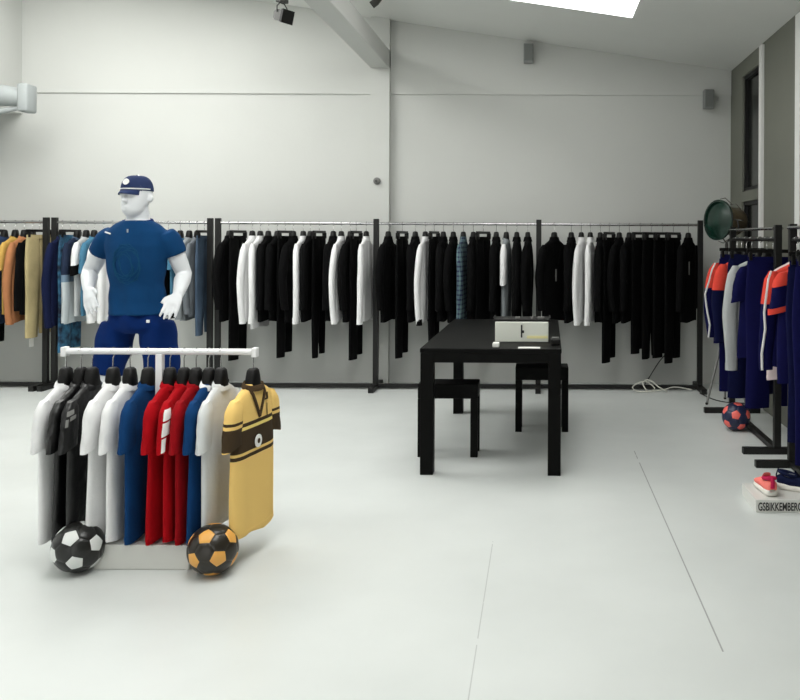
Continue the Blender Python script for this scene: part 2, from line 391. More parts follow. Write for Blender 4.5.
# ------------------------------------------------------------------ garments
def sgn(v): return 1 if v >= 0 else -1
NS = 30
def sect(hw, ht, e=2.6):
    out = []
    for k in range(NS):
        a = 2*math.pi*k/NS; c_, s_ = math.cos(a), math.sin(a)
        out.append((hw*sgn(c_)*abs(c_)**(2/e), ht*sgn(s_)*abs(s_)**(2/e)))
    return out
def interp(tab, d):
    for (d0, *a), (d1, *b) in zip(tab, tab[1:]):
        if d <= d1:
            u = (d-d0)/(d1-d0); u = max(0, min(1, u)); return [x+(y-x)*u for x, y in zip(a, b)]
    return list(tab[-1][1:])
class Top:
    """hanging shirt, jacket or jersey; local x along the shoulders, front towards -y, z = 0 at the rail"""
    def __init__(s, L=.95, ht=.032, w=1.0, seed=0, amp=.010):
        s.L, s.ht, s.w, s.amp = L, ht, w, amp
        rnd = random.Random(seed); s.p1, s.p2, s.p3 = [rnd.uniform(0, 6.28) for _ in range(3)]
        h = ht
        s.tab = [(.145, .055, h*.75), (.160, .085, h*.85), (.185, .145, h*.95), (.21, .185, h), (.235, .2, h*1.05), (.30, .2, h*1.1),
                 (.5, .205, h*1.1), (.8, .215, h*1.15), (2, .22, h*1.2)]
    def fold(s, x, d):
        A = s.amp*min(1, max(0, (d-.22)/.5))
        return A*(math.sin(x*26+s.p1+d*2)+.6*math.sin(x*47+s.p2-d*3))
    def rings(s, d0, d1, n, off=0):
        out = []
        for i in range(n+1):
            d = d0+(d1-d0)*i/n; hw, ht = interp(s.tab, d); hw = hw*s.w+off; ht += off
            hw *= 1+.02*math.sin(d*9+s.p3)
            out.append([(x, y+s.fold(x, d), -d-(.01*math.sin(x*18+s.p2) if i == n and d1 == s.L else 0)) for x, y in sect(hw, ht)])
        return out
    def surf(s, x, d, side=-1, off=.003):
        hw, ht = interp(s.tab, d); hw *= s.w
        u = min(.999, abs(x)/hw); y = ht*(1-u**2.6)**(1/2.6)
        return Vector((x, side*(y+off)+s.fold(x, d), -d))
    def body(s):
        mb = MB(); mb.loft(s.rings(.145, .235, 6)[:-1]+s.rings(.235, s.L, 16)); return mb
    def sleeve(s, sg, end=.85, long=True, flare=.05, w0=.052, w1=.042):
        mb = MB(); rings = []; n = 12; rnd = math.sin(s.p1*3+sg)
        x0 = .175*s.w
        for i in range(n+1):
            u = i/n; d = .20+(end-.20)*u
            if long:
                xx = x0+.02+flare*min(1, u*2.2)+.01*math.sin(u*5+s.p2)
                a = interp([(0, .02), (.08, w0*.95), (.2, w0*1.1), (.6, w0), (1, w1)], u)[0]
                b_ = interp([(0, s.ht*.6), (.1, s.ht*1.15), (.5, s.ht*1.1), (1, s.ht*.95)], u)[0]
                yy = .018*rnd*math.sin(u*3.0)
            else:
                xx = x0+.004+flare*u
                a = interp([(0, .02), (.15, .05), (.5, .06), (1, .066)], u)[0]
                b_ = interp([(0, s.ht*.6), (.2, s.ht*1.1), (1, s.ht*1.0)], u)[0]
                yy = 0
            ring = []
            for k in range(18):
                t_ = 2*math.pi*k/18; cc, ss = math.cos(t_), math.sin(t_)
                wr = 1+.05*math.sin(k*2.1+u*11+s.p3)*min(1, u*3)
                ring.append((sg*(xx+a*wr*sgn(cc)*abs(cc)**.85), yy+b_*wr*sgn(ss)*abs(ss)**.85, -d-(a*.25*cc if not long else 0)))
            rings.append(ring)
        mb.loft(rings); mb.end = (sg*(xx), yy, -end, a, b_)
        return mb
    def ringband(s, d0, d1, n=2, off=.003): return MB().loft(s.rings(d0, d1, n, off))
    def collar(s, kind):
        mb = MB(); h = s.ht
        if kind == 'shirt':
            for z0, z1, a0, a1 in ((-.165, -.118, 1.25, 1.0),):
                r = [[(x*1.0, y, z) for x, y in sect(.062*k_, h*.95*k_+.004, 2)] for z, k_ in ((-.172, 1.3), (-.15, 1.12), (-.125, 1.0))]
                ri = [[(x, y, z) for x, y in sect(.054*k_, h*.8*k_, 2)] for z, k_ in ((-.125, 1.0), (-.15, 1.0))]
                mb.loft(r+ri)
        elif kind == 'crew':
            r = [[(x, y-.0, z+(.012*(y/h) if True else 0)) for x, y in sect(.066*k_, h*.95*k_+.004, 2)] for z, k_ in ((-.164, 1.25), (-.148, 1.1), (-.142, .98))]
            ri = [[(x, y, z) for x, y in sect(.05, h*.7, 2)] for z in (-.15,)]
            mb.loft(r+ri)
        return mb
def neckv(T, depth=.15, wd=.075, th=.011):
    """V-neck trim lying on the front"""
    mb = MB()
    for sg in (-1, 1):
        pts = [T.surf(sg*wd*(1-u), .150+depth*u, -1, .004) for u in (0, .25, .5, .75, 1)]
        mb.tube(pts, [(th, .004)]*5, 8, up=(0, 1, 0))
    return mb
def lapels(T):
    mb = MB()
    for sg in (-1, 1):
        rows = []
        for u, w0, w1 in ((0, .055, .075), (.3, .04, .095), (.45, .032, .088), (.7, .018, .05), (1, .004, .012)):
            d = .155+.27*u
            a = T.surf(sg*w0, d, -1, .003); b_ = T.surf(sg*w1, d, -1, .003)
            a2 = T.surf(sg*w0, d, -1, .009); b2 = T.surf(sg*w1, d, -1, .008)
            rows.append([a, b_, b2, a2])
        mb.loft(rows)
    return mb
GARM = {}
def rel(mb, base):
    mb.v = [(x, y, z-base) for x, y, z in mb.v]; return mb
def garment(kind, col, seed=0, L=.95, send=.86, ht=.030, w=1.0, **kw):
    """prototype builder: returns a root whose local z = 0 is the hem; 'drop' = distance from rail to hem"""
    key = (kind, col, seed, L, send, ht, w, tuple(sorted((k, str(v)) for k, v in kw.items())))
    if key in GARM: return GARM[key]
    mb_ = kw.get('mbody') or K[col]; ms = kw.get('msleeve') or K[kw.get('scol', col)]; mc = K[kw.get('ccol', col)]
    name = {'jacket': 'jacket', 'shirt': 'dress_shirt', 'tee': 'tee_shirt', 'sweater': 'sweater', 'jersey': 'football_jersey', 'trousers': 'trousers', 'track': 'track_jacket', 'tank': 'knitted_top'}[kind]
    base = -L
    t = thing(name, 'g', name.split('_')[-1] if kind not in ('tee', 'jersey', 'tank') else {'tee': 't-shirt', 'jersey': 'jersey', 'tank': 'top'}[kind], (0, 0, 0))
    if kind == 'trousers':
        rnd = random.Random(seed); T = Top(L, ht, w, seed)
        rw = [[(x, y, z-base) for x, y in sect(.185*w, ht*.8)] for z in (-.125, -.135, -.165)]
        MB().loft(rw).build('waistband', mb_, t, True)
        for sg in (-1, 1):
            rings = []; n = 14; dl = rnd.uniform(0, .03)
            for i in range(n+1):
                u = i/n; d = .16+(L-.16-(dl if sg > 0 else 0))*u
                cx = sg*(interp([(0, .092), (.3, .10), (1, .105)], u)[0]*w+.008*math.sin(u*4+seed))
                hw = interp([(0, .093), (.25, .108), (.6, .092), (1, .088 if not kw.get('wide') else .12)], u)[0]*w
                hh = interp([(0, ht*.8), (.25, ht*1.15), (1, ht)], u)[0]
                rings.append([(cx+x, y+.010*u*math.sin(x*30+seed+u*3), -d-base) for x, y in sect(hw, hh, 2.3)])
            MB().loft(rings).build('trouser_leg', mb_, t, True)
        MB().box((-.012, -ht*.8-.005, -.163-base), (.012, -ht*.8+.004, -.13-base), bev=.002).build('button_tab', mb_, t)
    else:
        T = Top(L, ht, w, seed, kw.get('amp', .010))
        rel(T.body(), base).build('body', mb_, t, True)
        if kind != 'tank':
            for sg in (-1, 1):
                long = kind in ('jacket', 'shirt', 'sweater', 'track')
                smb = T.sleeve(sg, send, long, kw.get('flare', .035 if long else .022))
                e = smb.end
                so = rel(smb, base).build('sleeve', ms, t, True)
                if kind in ('shirt', 'sweater') or kw.get('cuff'):
                    cm = K[kw['cuff']] if kw.get('cuff') else ms
                    hgt = kw.get('cuffh', .055); k_ = 1.10
                    rr = [[(e[0]+e[3]*k_*math.cos(2*math.pi*q/18), e[1]+e[4]*k_*math.sin(2*math.pi*q/18), z-base) for q in range(18)] for z in (e[2]+hgt, e[2]+hgt*.5, e[2]-.004)]
                    if not long:
                        rr = [[(x, y, z-(x-e[0])*sg*.25) for x, y, z in r_] for r_ in rr]
                    MB().loft(rr).build('cuff', cm, so, True)
                if kw.get('yoke'):
                    rr = []
                    for q in range(0, 5):
                        ring = [Vector(v) for v in smb.v[q*18:(q+1)*18]]; cc_ = sum(ring, Vector())/18
                        rr.append([cc_+(v-cc_)*(1+.004/max(.01, (v-cc_).length)) for v in ring])
                    MB().loft(rr).build('shoulder_panel', K[kw['yoke']], so, True)['label'] = 'coral red shoulder panel'
                if kw.get('stripe'):
                    pts = []; rad = []
                    for u in (0, .12, .25, .4, .6, .8, .97):
                        i = min(12, int(round(u*12))); ring = smb.v[i*18:(i+1)*18]
                        k0 = max(range(18), key=lambda q: (ring[q][0]*sg*1.0-ring[q][1]*1.2))
                        pp = Vector(ring[k0]); pts.append((pp.x+sg*.002, pp.y-.003, pp.z)); rad.append((.009, .004))
                    st_ = MB().tube(pts, rad, 8, up=(0, 1, 0)).build('sleeve_stripe', M['print_white'], so, True)
                    st_['label'] = 'white stripe down the sleeve'
        if kind == 'shirt':
            rel(T.collar('shirt'), base).build('collar', mc, t, True)
            pl = MB(); pl.tube([T.surf(0, d, -1, .002) for d in (.165, .3, .5, .7, L-.02)], [(.016, .004)]*5, 8, up=(0, 1, 0))
            pk = rel(pl, base).build('button_placket', mc, t, True)
        elif kind == 'jacket':
            rel(T.collar('shirt'), base).build('collar', mc, t, True)
            rel(lapels(T), base).build('lapels', mc, t)
        elif kind in ('tee', 'sweater', 'track'):
            rel(T.collar('crew' if kind != 'track' else 'shirt'), base).build('collar', mc, t, True)
        elif kind == 'jersey':
            if kw.get('vneck'): rel(neckv(T), base).build('vneck_trim', mc, t, True)
            rel(T.collar('crew'), base).build('collar', mc, t, True)
        if kw.get('yoke'):
            mby = MB(); mby.loft(T.rings(.150, .235, 5, .0035)+T.rings(.236, .33, 3, .0035))
            y_ = rel(mby, base).build('shoulder_yoke', K[kw['yoke']], t, True); y_['label'] = kw['yoke'].replace('coral', 'coral red')+' shoulder yoke'
        if kind in ('tee', 'jersey', 'sweater', 'tank'):
            rel(T.ringband(L-.022, L-.004, 1, .0015), base).build('hem_band', mb_, t, True)
        if kw.get('tagpatch'):
            a_ = T.surf(kw['tagpatch'][0], kw['tagpatch'][1], -1, .006); h_ = kw['tagpatch'][2]
            MB().box((a_.x-.012, a_.y-.003, a_.z-base-h_), (a_.x+.012, a_.y+.001, a_.z-base)).build('price_tag', M['greyplastic'], t)['label'] = 'pale hanging price tag'
    t['drop'] = L
    t['used'] = 0
    t['T'] = 0
    GARM[key] = t
    return t
HANG, CLIP = make_hanger(), make_clip_hanger()
used = set()
def place(proto, loc, rz, label, group):
    if proto.name not in used:
        used.add(proto.name); proto.location = loc; proto.rotation_euler = (0, 0, rz); tag(proto, label, None, group); return proto
    return dup(proto, loc, rz, label, group)
ORD = 'first second third fourth fifth sixth seventh eighth ninth tenth eleventh twelfth thirteenth fourteenth fifteenth sixteenth seventeenth'.split()
def hang_row(specs, rackword, group, railz, locf, order='from left', hname=None):
    """specs: list of (pos, kind, colour, rz_degrees, description, kwargs)"""
    out = []
    for i, (pos, kind, col, rz, desc, kw) in enumerate(specs):
        loc = locf(pos); g = garment(kind, col, **kw)
        lab = '%s, %s garment %s on %s' % (desc, ORD[i], order, rackword)
        o = place(g, (loc[0], loc[1], railz-g['drop']), R(rz), lab, 'clothes on '+group)
        h = place(CLIP if kind == 'trousers' else HANG, (loc[0], loc[1], railz), R(rz),
              '%s of the %s garment %s on %s' % ('black clip hanger' if kind == 'trousers' else 'black broad hanger', ORD[i], order, rackword), 'hangers on '+group)
        out.append(o)
    return out

# ------------------------------------------------------------------ the row of black racks along the back wall
RY, RZ_ = 8.42, 1.652
def rack(xs, label, z=RZ_):
    cx = (xs[0]+xs[-1])/2; t = thing('clothes_rack', label, 'clothes rack', (cx, RY, 0), 0, 'black racks along the back wall')
    xs = [x-cx for x in xs]
    for x in xs:
        MB().box((x-.026, -.022, .05), (x+.026, .022, z+.03), bev=.003).build('post', M['blacksteel'], t)
        MB().box((x-.026, -.25, 0), (x+.026, .25, .05), bev=.003).build('foot', M['blacksteel'], t)
    for a, b in zip(xs, xs[1:]):
        MB().tube([(a+.025, 0, z-.016), (b-.025, 0, z-.016)], .0135, 14).build('rail', M['chrome'], t, True)
        MB().box((a+.026, -.022, .012), (b-.026, .022, .05)).build('base_bar', M['blacksteel'], t)
rx = lambda px: X_at(px, RY)
rack([rx(-48), rx(46)], 'leftmost black rack by the back wall, cut by the left picture edge')
rack([rx(54.5), rx(210)], 'black clothes rack by the back wall directly behind the mannequin')
rack([rx(217.8), rx(376), rx(538.5), rx(700)], 'long three-bay black rack by the back wall, from white pillar to right corner')
J = lambda px, seed, desc='black suit jacket', col='black', rz=90, L=.95, **k: (px, 'jacket', col, rz, desc, dict(seed=seed, L=L, send=.84, ht=.034, amp=.006, **k))
S = lambda px, seed, desc='white long-sleeved shirt', col='white', rz=90, L=.95, send=.97, **k: (px, 'shirt', col, rz, desc, dict(seed=seed, L=L, send=send, ht=.027, **k))
P = lambda px, seed, desc='black trousers', col='black', rz=90, L=1.31, **k: (px, 'trousers', col, rz, desc, dict(seed=seed, L=L, ht=.024, **k))
back = lambda px: (rx(px), RY)
dip = banded('dipdye', (.13, .17, .25), [(-.2, .40, (.72, .75, .76)), (.40, .47, (.42, .50, .57))])
hang_row([
  P(-8, 1, 'black trousers', L=1.22), (4, 'sweater', 'denim', 90, 'dark blue jumper', dict(seed=2, L=1.0, send=.95, ht=.026)),
  (15, 'tee', 'mustard', 90, 'mustard yellow t-shirt', dict(seed=3, L=.90, send=.46, ht=.024)),
  (24, 'sweater', 'orange', 90, 'burnt orange jumper', dict(seed=1, L=.97, send=.99, ht=.028)),
  (32, 'jacket', 'black', 90, 'short black jacket', dict(seed=3, L=.90, send=.86, ht=.022)),
  P(39, 2, 'pale cream trousers', 'cream', 86, 1.13)],
  'the leftmost back rack', 'the leftmost back rack', RZ_-.0172, back)
hang_row([
  (62, 'sweater', 'navy', 90, 'dark navy jumper', dict(seed=1, L=1.0, send=1.02, ht=.03)),
  P(70, 1, 'blue tie-dyed trousers', 'tiedye', 90, 1.27),
  (77, 'sweater', 'slate', 90, 'navy jumper with dip-dyed lower half', dict(seed=2, L=.98, send=.97, ht=.024, mbody=dip, msleeve=dip)),
  (86, 'tee', 'lightgrey', 90, 'pale t-shirt with black sleeve cuffs', dict(seed=1, L=.90, send=.50, ht=.028, scol='white', cuff='black', cuffh=.09)),
  (94, 'tee', 'teal', 90, 'teal blue t-shirt', dict(seed=2, L=.9, send=.48, ht=.026)),
  S(103, 1, 'white shirt'), S(112, 2, 'white shirt'),
  J(168, 1, 'black jacket'), (180, 'tee', 'teal', 90, 'teal t-shirt', dict(seed=1, L=.85, send=.44, ht=.028)),
  (189, 'sweater', 'grey', 90, 'light grey cardigan', dict(seed=3, L=.95, send=.93, ht=.031)),
  (197, 'sweater', 'midgrey', 90, 'mid grey jumper', dict(seed=1, L=.9, send=.88, ht=.027)),
  P(204, 3, 'slate blue trousers', 'slate', 90, 1.1)],
  'the rack behind the mannequin', 'the second back rack', RZ_-.0172, back)
hang_row([
  J(229, 1, rz=87), P(238, 1, L=1.34, rz=87), S(252, 1, rz=87), S(260, 2, 'long white shirt', L=1.02, rz=87), J(268, 2, rz=87), J(277, 3, rz=87), P(285, 2, rz=87), J(293, 1, rz=87),
  S(303, 2, rz=87), J(310, 2, rz=87), P(319, 3, rz=87), J(333, 3, rz=87), S(341, 1, rz=87), J(350, 1, rz=87), P(356, 1, L=1.33, rz=87), S(366, 3, rz=87)],
  "the long rack's left bay", 'the left bay of the long rack', RZ_-.0172, back)
hang_row([
  J(388, 1, rz=84), P(402, 2, rz=84), J(415, 2, rz=84), S(425, 1, 'white shirt with black cuffs', cuff='black', send=.98, rz=84), P(434, 3, rz=84), J(443, 3, rz=86), J(453, 1, rz=86),
  S(463, 2, 'blue and green plaid shirt', 'plaid', rz=84), J(473, 2, rz=86), P(483, 1, rz=74), J(496, 3, rz=84),
  (506, 'tee', 'grey', 84, 'grey t-shirt with white sleeves', dict(seed=1, L=.96, send=.58, ht=.03, scol='white')),
  J(516.5, 2, rz=87), J(527.5, 1, rz=87)],
  "the long rack's middle bay", 'the middle bay of the long rack', RZ_-.0172, back)
hang_row([
  J(554, 1, 'black jacket turned to the front', rz=58, tagpatch=(-.03, .44, .12)), J(571, 2, rz=76), S(581, 1, rz=78), S(590, 3, rz=80), J(600, 3, rz=80),
  P(609, 1, L=1.35, rz=70), J(619, 1, 'black jacket with pale tag', rz=70, tagpatch=(-.05, .46, .1)), J(629, 2, rz=68), P(640, 2, L=1.26, rz=60), P(651, 3, rz=58), P(662, 1, L=1.30, rz=58), P(673, 2, L=1.35, rz=60), J(688, 3, 'black jacket turned to the front', rz=60, tagpatch=(-.09, .36, .13))],
  "the long rack's right bay", 'the right bay of the long rack', RZ_-.0172, back)
# cream trousers carry a white swing tag
for o in list(C.objects):
    if o.get('label', '').startswith('pale cream trousers'):
        MB().tube([(-.11, 0, .06), (-.11, 0, -.01)], .002, 6).build('tag_string', M['paper'], o)
        MB().box((-.14, -.003, -.09), (-.08, .003, -.01)).build('swing_tag', M['paper'], o)

# ------------------------------------------------------------------ white T-shaped stand in front
SY, SZ = 4.0, 0.972
sx = lambda px: X_at(px, SY, 370)
t = thing('display_stand', 'white T-shaped display stand holding the football kits', 'clothes stand', (sx(160), SY, 0))
hl = (sx(255)-sx(65))/2
MB().box((-.215, -.18, 0), (.215, .18, .112), bev=.004).build('base_box', M['boxwhite'], t)
MB().box((-.016, -.016, .112), (.016, .016, SZ-.026), bev=.003).build('post', M['whitemetal'], t)
MB().tube([(-hl, 0, SZ-.014), (hl, 0, SZ-.014)], .0148, 16).build('rail', M['whitemetal'], t, True)
for sg in (-1, 1):
    MB().box((sg*hl-.012, -.02, SZ-.038), (sg*hl+.012, .02, SZ+.006), bev=.003).build('end_cap', M['whitemetal'], t)
YB_ = (.27, .21, .14)
yl, yd = (.93, .78, .47), (.25, .20, .14)
kity = banded('yellow_kit', yl, [(.355, .372, yd), (.385, .485, yd), (.50, .517, yd), (.485, .50, (.95, .85, .5))])
sleevey = banded('yellow_sleeve', yl, [(.39, .40, yd), (.41, .505, yd), (.52, .533, yd)])
Jy = lambda px, seed, desc, col, rz=90, **k: (px, 'jersey', col, rz, desc, {**dict(seed=seed, L=.826, send=.405, ht=.024, w=1.0, amp=.005), **k})
kits = hang_row([
  Jy(66, 1, 'white football jersey', 'white', 90), Jy(81, 2, 'glossy black jersey', 'shiny', 90), Jy(92, 3, 'black jersey with pale emblem', 'shiny', 90),
  Jy(113, 2, 'white football jersey', 'white', 90), Jy(130, 3, 'white football jersey', 'white', 90), Jy(148, 1, 'royal blue football jersey', 'royal', 90),
  Jy(170, 2, 'plain red football jersey', 'red', 90), Jy(184, 3, 'red jersey with white print', 'red', 90), Jy(196, 1, 'red football jersey', 'darkred', 90),
  Jy(209, 2, 'blue jersey with white collar', 'royal', 90, ccol='white'), Jy(221, 1, 'white football jersey', 'offwhite', 90, L=.80),
  Jy(253, 4, 'yellow and brown football jersey', 'yellow', 80, ccol='brown', vneck=True, mbody=kity, msleeve=sleevey, ht=.03, w=.92)],
  'the white stand', 'the white stand', SZ-.0145, lambda px: (sx(px), SY))
def prints(o, seed, items, L=.826, ht=.026, name='print', m=None):
    T = Top(L, ht, .92, seed, .005)
    for x, d, w_, h_ in items:
        n = 4; rows = []
        for i in range(n+1):
            dd = d+h_*i/n
            a = [T.surf(x-w_/2+w_*k/n, dd, -1, .0035) for k in range(n+1)]; rows.append(a)
        mb = MB(); N = n+1
        vs = [p for r in rows for p in r]; vs2 = [p+Vector((0, .003, 0)) for p in vs]
        fs = [(i*N+j, i*N+j+1, (i+1)*N+j+1, (i+1)*N+j) for i in range(n) for j in range(n)]
        mb.add([p+Vector((0, 0, L)) for p in vs], fs)
        mb.build(name, m or M['print_white'], o)
def sleeve_print(o, seed, items, name, m, send=.405, L=.826, ht=.024):
    T = Top(L, ht, 1.0, seed, .005); smb = T.sleeve(-1, send, False, .022)
    so = [c_ for c_ in kids(o) if c_.name.startswith('sleeve') and sum(v.co.x for v in c_.data.vertices) < 0][0]
    for u0, u1, k0, k1 in items:
        rows = []
        for i in range(5):
            u = (u0+(u1-u0)*i/4)*12; q0 = int(u); fu = u-q0; row = []
            for j in range(5):
                kk = (k0+(k1-k0)*j/4) % 18; a = int(kk); fk = kk-a; b_ = (a+1) % 18
                P0 = Vector(smb.v[q0*18+a]).lerp(Vector(smb.v[q0*18+b_]), fk); P1 = Vector(smb.v[(q0+1)*18+a]).lerp(Vector(smb.v[(q0+1)*18+b_]), fk)
                c0 = sum((Vector(v) for v in smb.v[q0*18:q0*18+18]), Vector())/18; p_ = P0.lerp(P1, fu)
                n_ = (p_-c0); n_.z = 0; row.append(p_+n_.normalized()*.003+Vector((0, 0, L)))
            rows.append(row)
        vs = [p_ for r_ in rows for p_ in r_]
        MB().add(vs, [(i*5+j, i*5+j+1, i*5+j+6, i*5+j+5) for i in range(4) for j in range(4)]).build(name, m, so)
sleeve_print(kits[7], 3, [(.10, .32, 14.2, 17.2), (.36, .64, 14.4, 17.2), (.68, .97, 15.4, 17.0)], 'white_print', M['print_white'])
sleeve_print(kits[2], 3, [(.14, .24, 14.2, 16.8), (.27, .36, 13.6, 15.4), (.30, .46, 15.8, 17.0)], 'pale_emblem', M['greyplastic'])
prints(kits[11], 4, [(.075, .20, .02, .03), (.06, .225, .05, .008), (.07, .25, .008, .07)], L=.826, ht=.03, name='chest_emblem', m=K['brown'])
T = Top(.826, .03, .92, 4, .005); q = T.surf(-.02, .41, -1, .006); mtx = Matrix.Translation((q.x, q.y, q.z+.826)) @ Matrix.Rotation(R(90), 4, 'X')
MB().lathe([(.016, 0), (.03, 0), (.03, .004), (.016, .004)], mtx=mtx).build('round_badge', M['print_white'], kits[11])['label'] = 'white ring badge'
MB().lathe([(.012, 0), (.012, .0055)], mtx=mtx).build('badge_centre', K['brown'], kits[11])['label'] = 'dark badge centre'

# ------------------------------------------------------------------ footballs
def football(x, y, label, mp, mh, rot):
    r = .11; phi = (1+5**.5)/2
    V = [Vector(v).normalized() for v in [(-1,phi,0),(1,phi,0),(-1,-phi,0),(1,-phi,0),(0,-1,phi),(0,1,phi),(0,-1,-phi),(0,1,-phi),(phi,0,-1),(phi,0,1),(-phi,0,-1),(-phi,0,1)]]
    Fc = [(0,11,5),(0,5,1),(0,1,7),(0,7,10),(0,10,11),(1,5,9),(5,11,4),(11,10,2),(10,7,6),(7,1,8),(3,9,4),(3,4,2),(3,2,6),(3,6,8),(3,8,9),(4,9,5),(2,4,11),(6,2,10),(8,6,7),(9,8,1)]
    fwd = Vector((x, y, r-EYE)).normalized(); rt = fwd.cross(Vector((0, 0, 1))).normalized(); upv = rt.cross(fwd)
    W = [(rt*a+upv*b_-fwd*max(.05, 1-a*a-b_*b_)**.5).normalized() for a, b_ in rot]
    Q = [V[0], V[11], V[5]]
    if W[0].dot(W[1].cross(W[2]))*Q[0].dot(Q[1].cross(Q[2])) < 0: Q = [V[0], V[5], V[11]]
    def frame(t3):
        e1 = sum(t3, Vector()).normalized(); e2 = (t3[0]-e1*t3[0].dot(e1)).normalized(); e3 = e1.cross(e2)
        return Matrix((e1, e2, e3)).transposed()
    mb = MB(); rm = frame(W) @ frame(Q).transposed()
    def patch(poly, mi):
        cen = sum(poly, Vector())/len(poly); n = 5; m = len(poly); rings = []
        poly2 = []
        for i in range(m):
            a, b_ = poly[i], poly[(i+1) % m]
            for k in range(4): poly2.append(a.lerp(b_, k/4))
        vs = [rm @ (cen.normalized()*r)]
        for s_ in range(1, n+1):
            u = s_/n
            for q_ in poly2:
                p_ = cen.lerp(q_, u).normalized(); vs.append(rm @ (p_*(r-(.0022 if s_ == n else 0))))
        N = len(poly2); fs = [(0, 1+j, 1+(j+1) % N) for j in range(N)]
        for s_ in range(n-1):
            for j in range(N):
                k = (j+1) % N; fs.append((1+s_*N+j, 1+(s_+1)*N+j, 1+(s_+1)*N+k, 1+s_*N+k))
        mb.add(vs, fs, mi)
    for i, v in enumerate(V):
        nb = sorted([j for j in range(12) if j != i and (V[j]-v).length < 1.1], key=lambda j: 0)
        e1 = (V[nb[0]]-v); e1 = (e1-v*e1.dot(v)).normalized(); e2 = v.cross(e1)
        nb.sort(key=lambda j: math.atan2((V[j]-v).dot(e2), (V[j]-v).dot(e1)))
        patch([v.lerp(V[j], 1/3) for j in nb], 0)
    for a, b_, c_ in Fc:
        A, B, D = V[a], V[b_], V[c_]
        patch([A.lerp(B, 1/3), A.lerp(B, 2/3), B.lerp(D, 1/3), B.lerp(D, 2/3), D.lerp(A, 1/3), D.lerp(A, 2/3)], 1)
    o = mb.build('football', [mp, mh], None, True); o.location = (x, y, r)
    return tag(o, label, 'ball')
pb = at(78.5, 549, 3.8); football(pb.x, 3.8, 'black football with white pentagons on the floor left of the white box', M['whitepanel'], M['blackpanel'], ((-.24, .32), (.6, .08), (-.12, -.6)))
pb = at(213, 551, 3.78); football(pb.x, 3.78, 'black football with golden orange pentagons in front of the yellow jersey', M['orangepanel'], M['brownpanel'], ((-.22, .51), (.71, .46), (.2, -.38)))
pb = at(738, 422, 6.66); football(pb.x-.015, 6.66, 'navy football with coral pentagons on the floor beside the right racks', M['coralpanel'], M['navypanel'], ((-.03, .14), (.17, .85), (-.81, .5)))

# ------------------------------------------------------------------ mannequin
MY = 4.86
def mp(px, py, dy=0): return at(px, py, MY+dy)-Vector((base_m.x, MY, 0))
base_m = Vector((X_at(137, MY), MY, 0))
man = thing('mannequin', 'white male mannequin in blue t-shirt, shorts and cap behind the white stand', 'mannequin', base_m)
S_ = MY/F
B = MB()
# torso
def ell(c, a, b, n=24): return [(c[0]+a*math.cos(2*math.pi*k/n), c[1]+b*math.sin(2*math.pi*k/n), c[2]) for k in range(n)]
def column(rows, n=24): return [ell((x, y, z), a, b, n) for x, y, z, a, b in rows]
def zz(py): return at(137, py, MY).z
tor = [(0, 0, zz(221), .075, .07), (0, .0, zz(226), .125, .08), (0, 0, zz(233), .165, .098), (0, -.005, zz(246), .162, .115), (0, -.005, zz(262), .150, .118),
       (.005, 0, zz(285), .134, .10), (.01, 0, zz(300), .136, .098), (.012, 0, zz(314), .138, .100), (.012, 0, zz(321), .130, .095), (.012, 0, zz(326), .08, .07)]
B.loft(column(tor))
B.tube([(0, .015, zz(228)), (0, .005, zz(215)), (0, -.005, zz(205))], [.068, .062, .058], 18)
# head
hd = Matrix.Translation((0, -.012, 0)) @ Matrix.Rotation(R(-9), 4, 'Z')
def H(rows, n=24):
    rr = []
    for x, y, z, a, b in rows: rr.append([hd @ Vector(p) for p in ell((x, y, z), a, b, n)])
    return rr
zc = zz(216); hh = zz(178)-zc
B.loft(H([(0, -.045, zc-.004, .022, .02), (0, -.04, zc+.01, .042, .042), (0, -.03, zc+.03, .056, .068), (0, -.012, zc+hh*.32, .066, .085), (0, 0, zc+hh*.5, .073, .096), (0, .006, zc+hh*.68, .077, .1), (0, .008, zc+hh*.84, .068, .088), (0, .008, zc+hh*.95, .042, .055), (0, .008, zc+hh, .012, .015)]))
B.tube([hd @ Vector((0, -.092, zc+hh*.52)), hd @ Vector((0, -.112, zc+hh*.38)), hd @ Vector((0, -.100, zc+hh*.33))], [.009, .016, .012], 10)   # nose
B.tube([hd @ Vector((-.05, -.078, zc+hh*.56)), hd @ Vector((0, -.096, zc+hh*.55)), hd @ Vector((.05, -.078, zc+hh*.56))], [.008, .011, .008], 8)   # brow
B.tube([hd @ Vector((-.022, -.088, zc+hh*.22)), hd @ Vector((0, -.097, zc+hh*.22)), hd @ Vector((.022, -.088, zc+hh*.22))], [.005, .008, .005], 8)   # lips
for sg in (-1, 1):
    B.tube([hd @ Vector((sg*.074, .012, zc+hh*.36)), hd @ Vector((sg*.083, .02, zc+hh*.46)), hd @ Vector((sg*.078, .018, zc+hh*.56))], [(.008, .013), (.010, .02), (.008, .014)], 10)  # ears
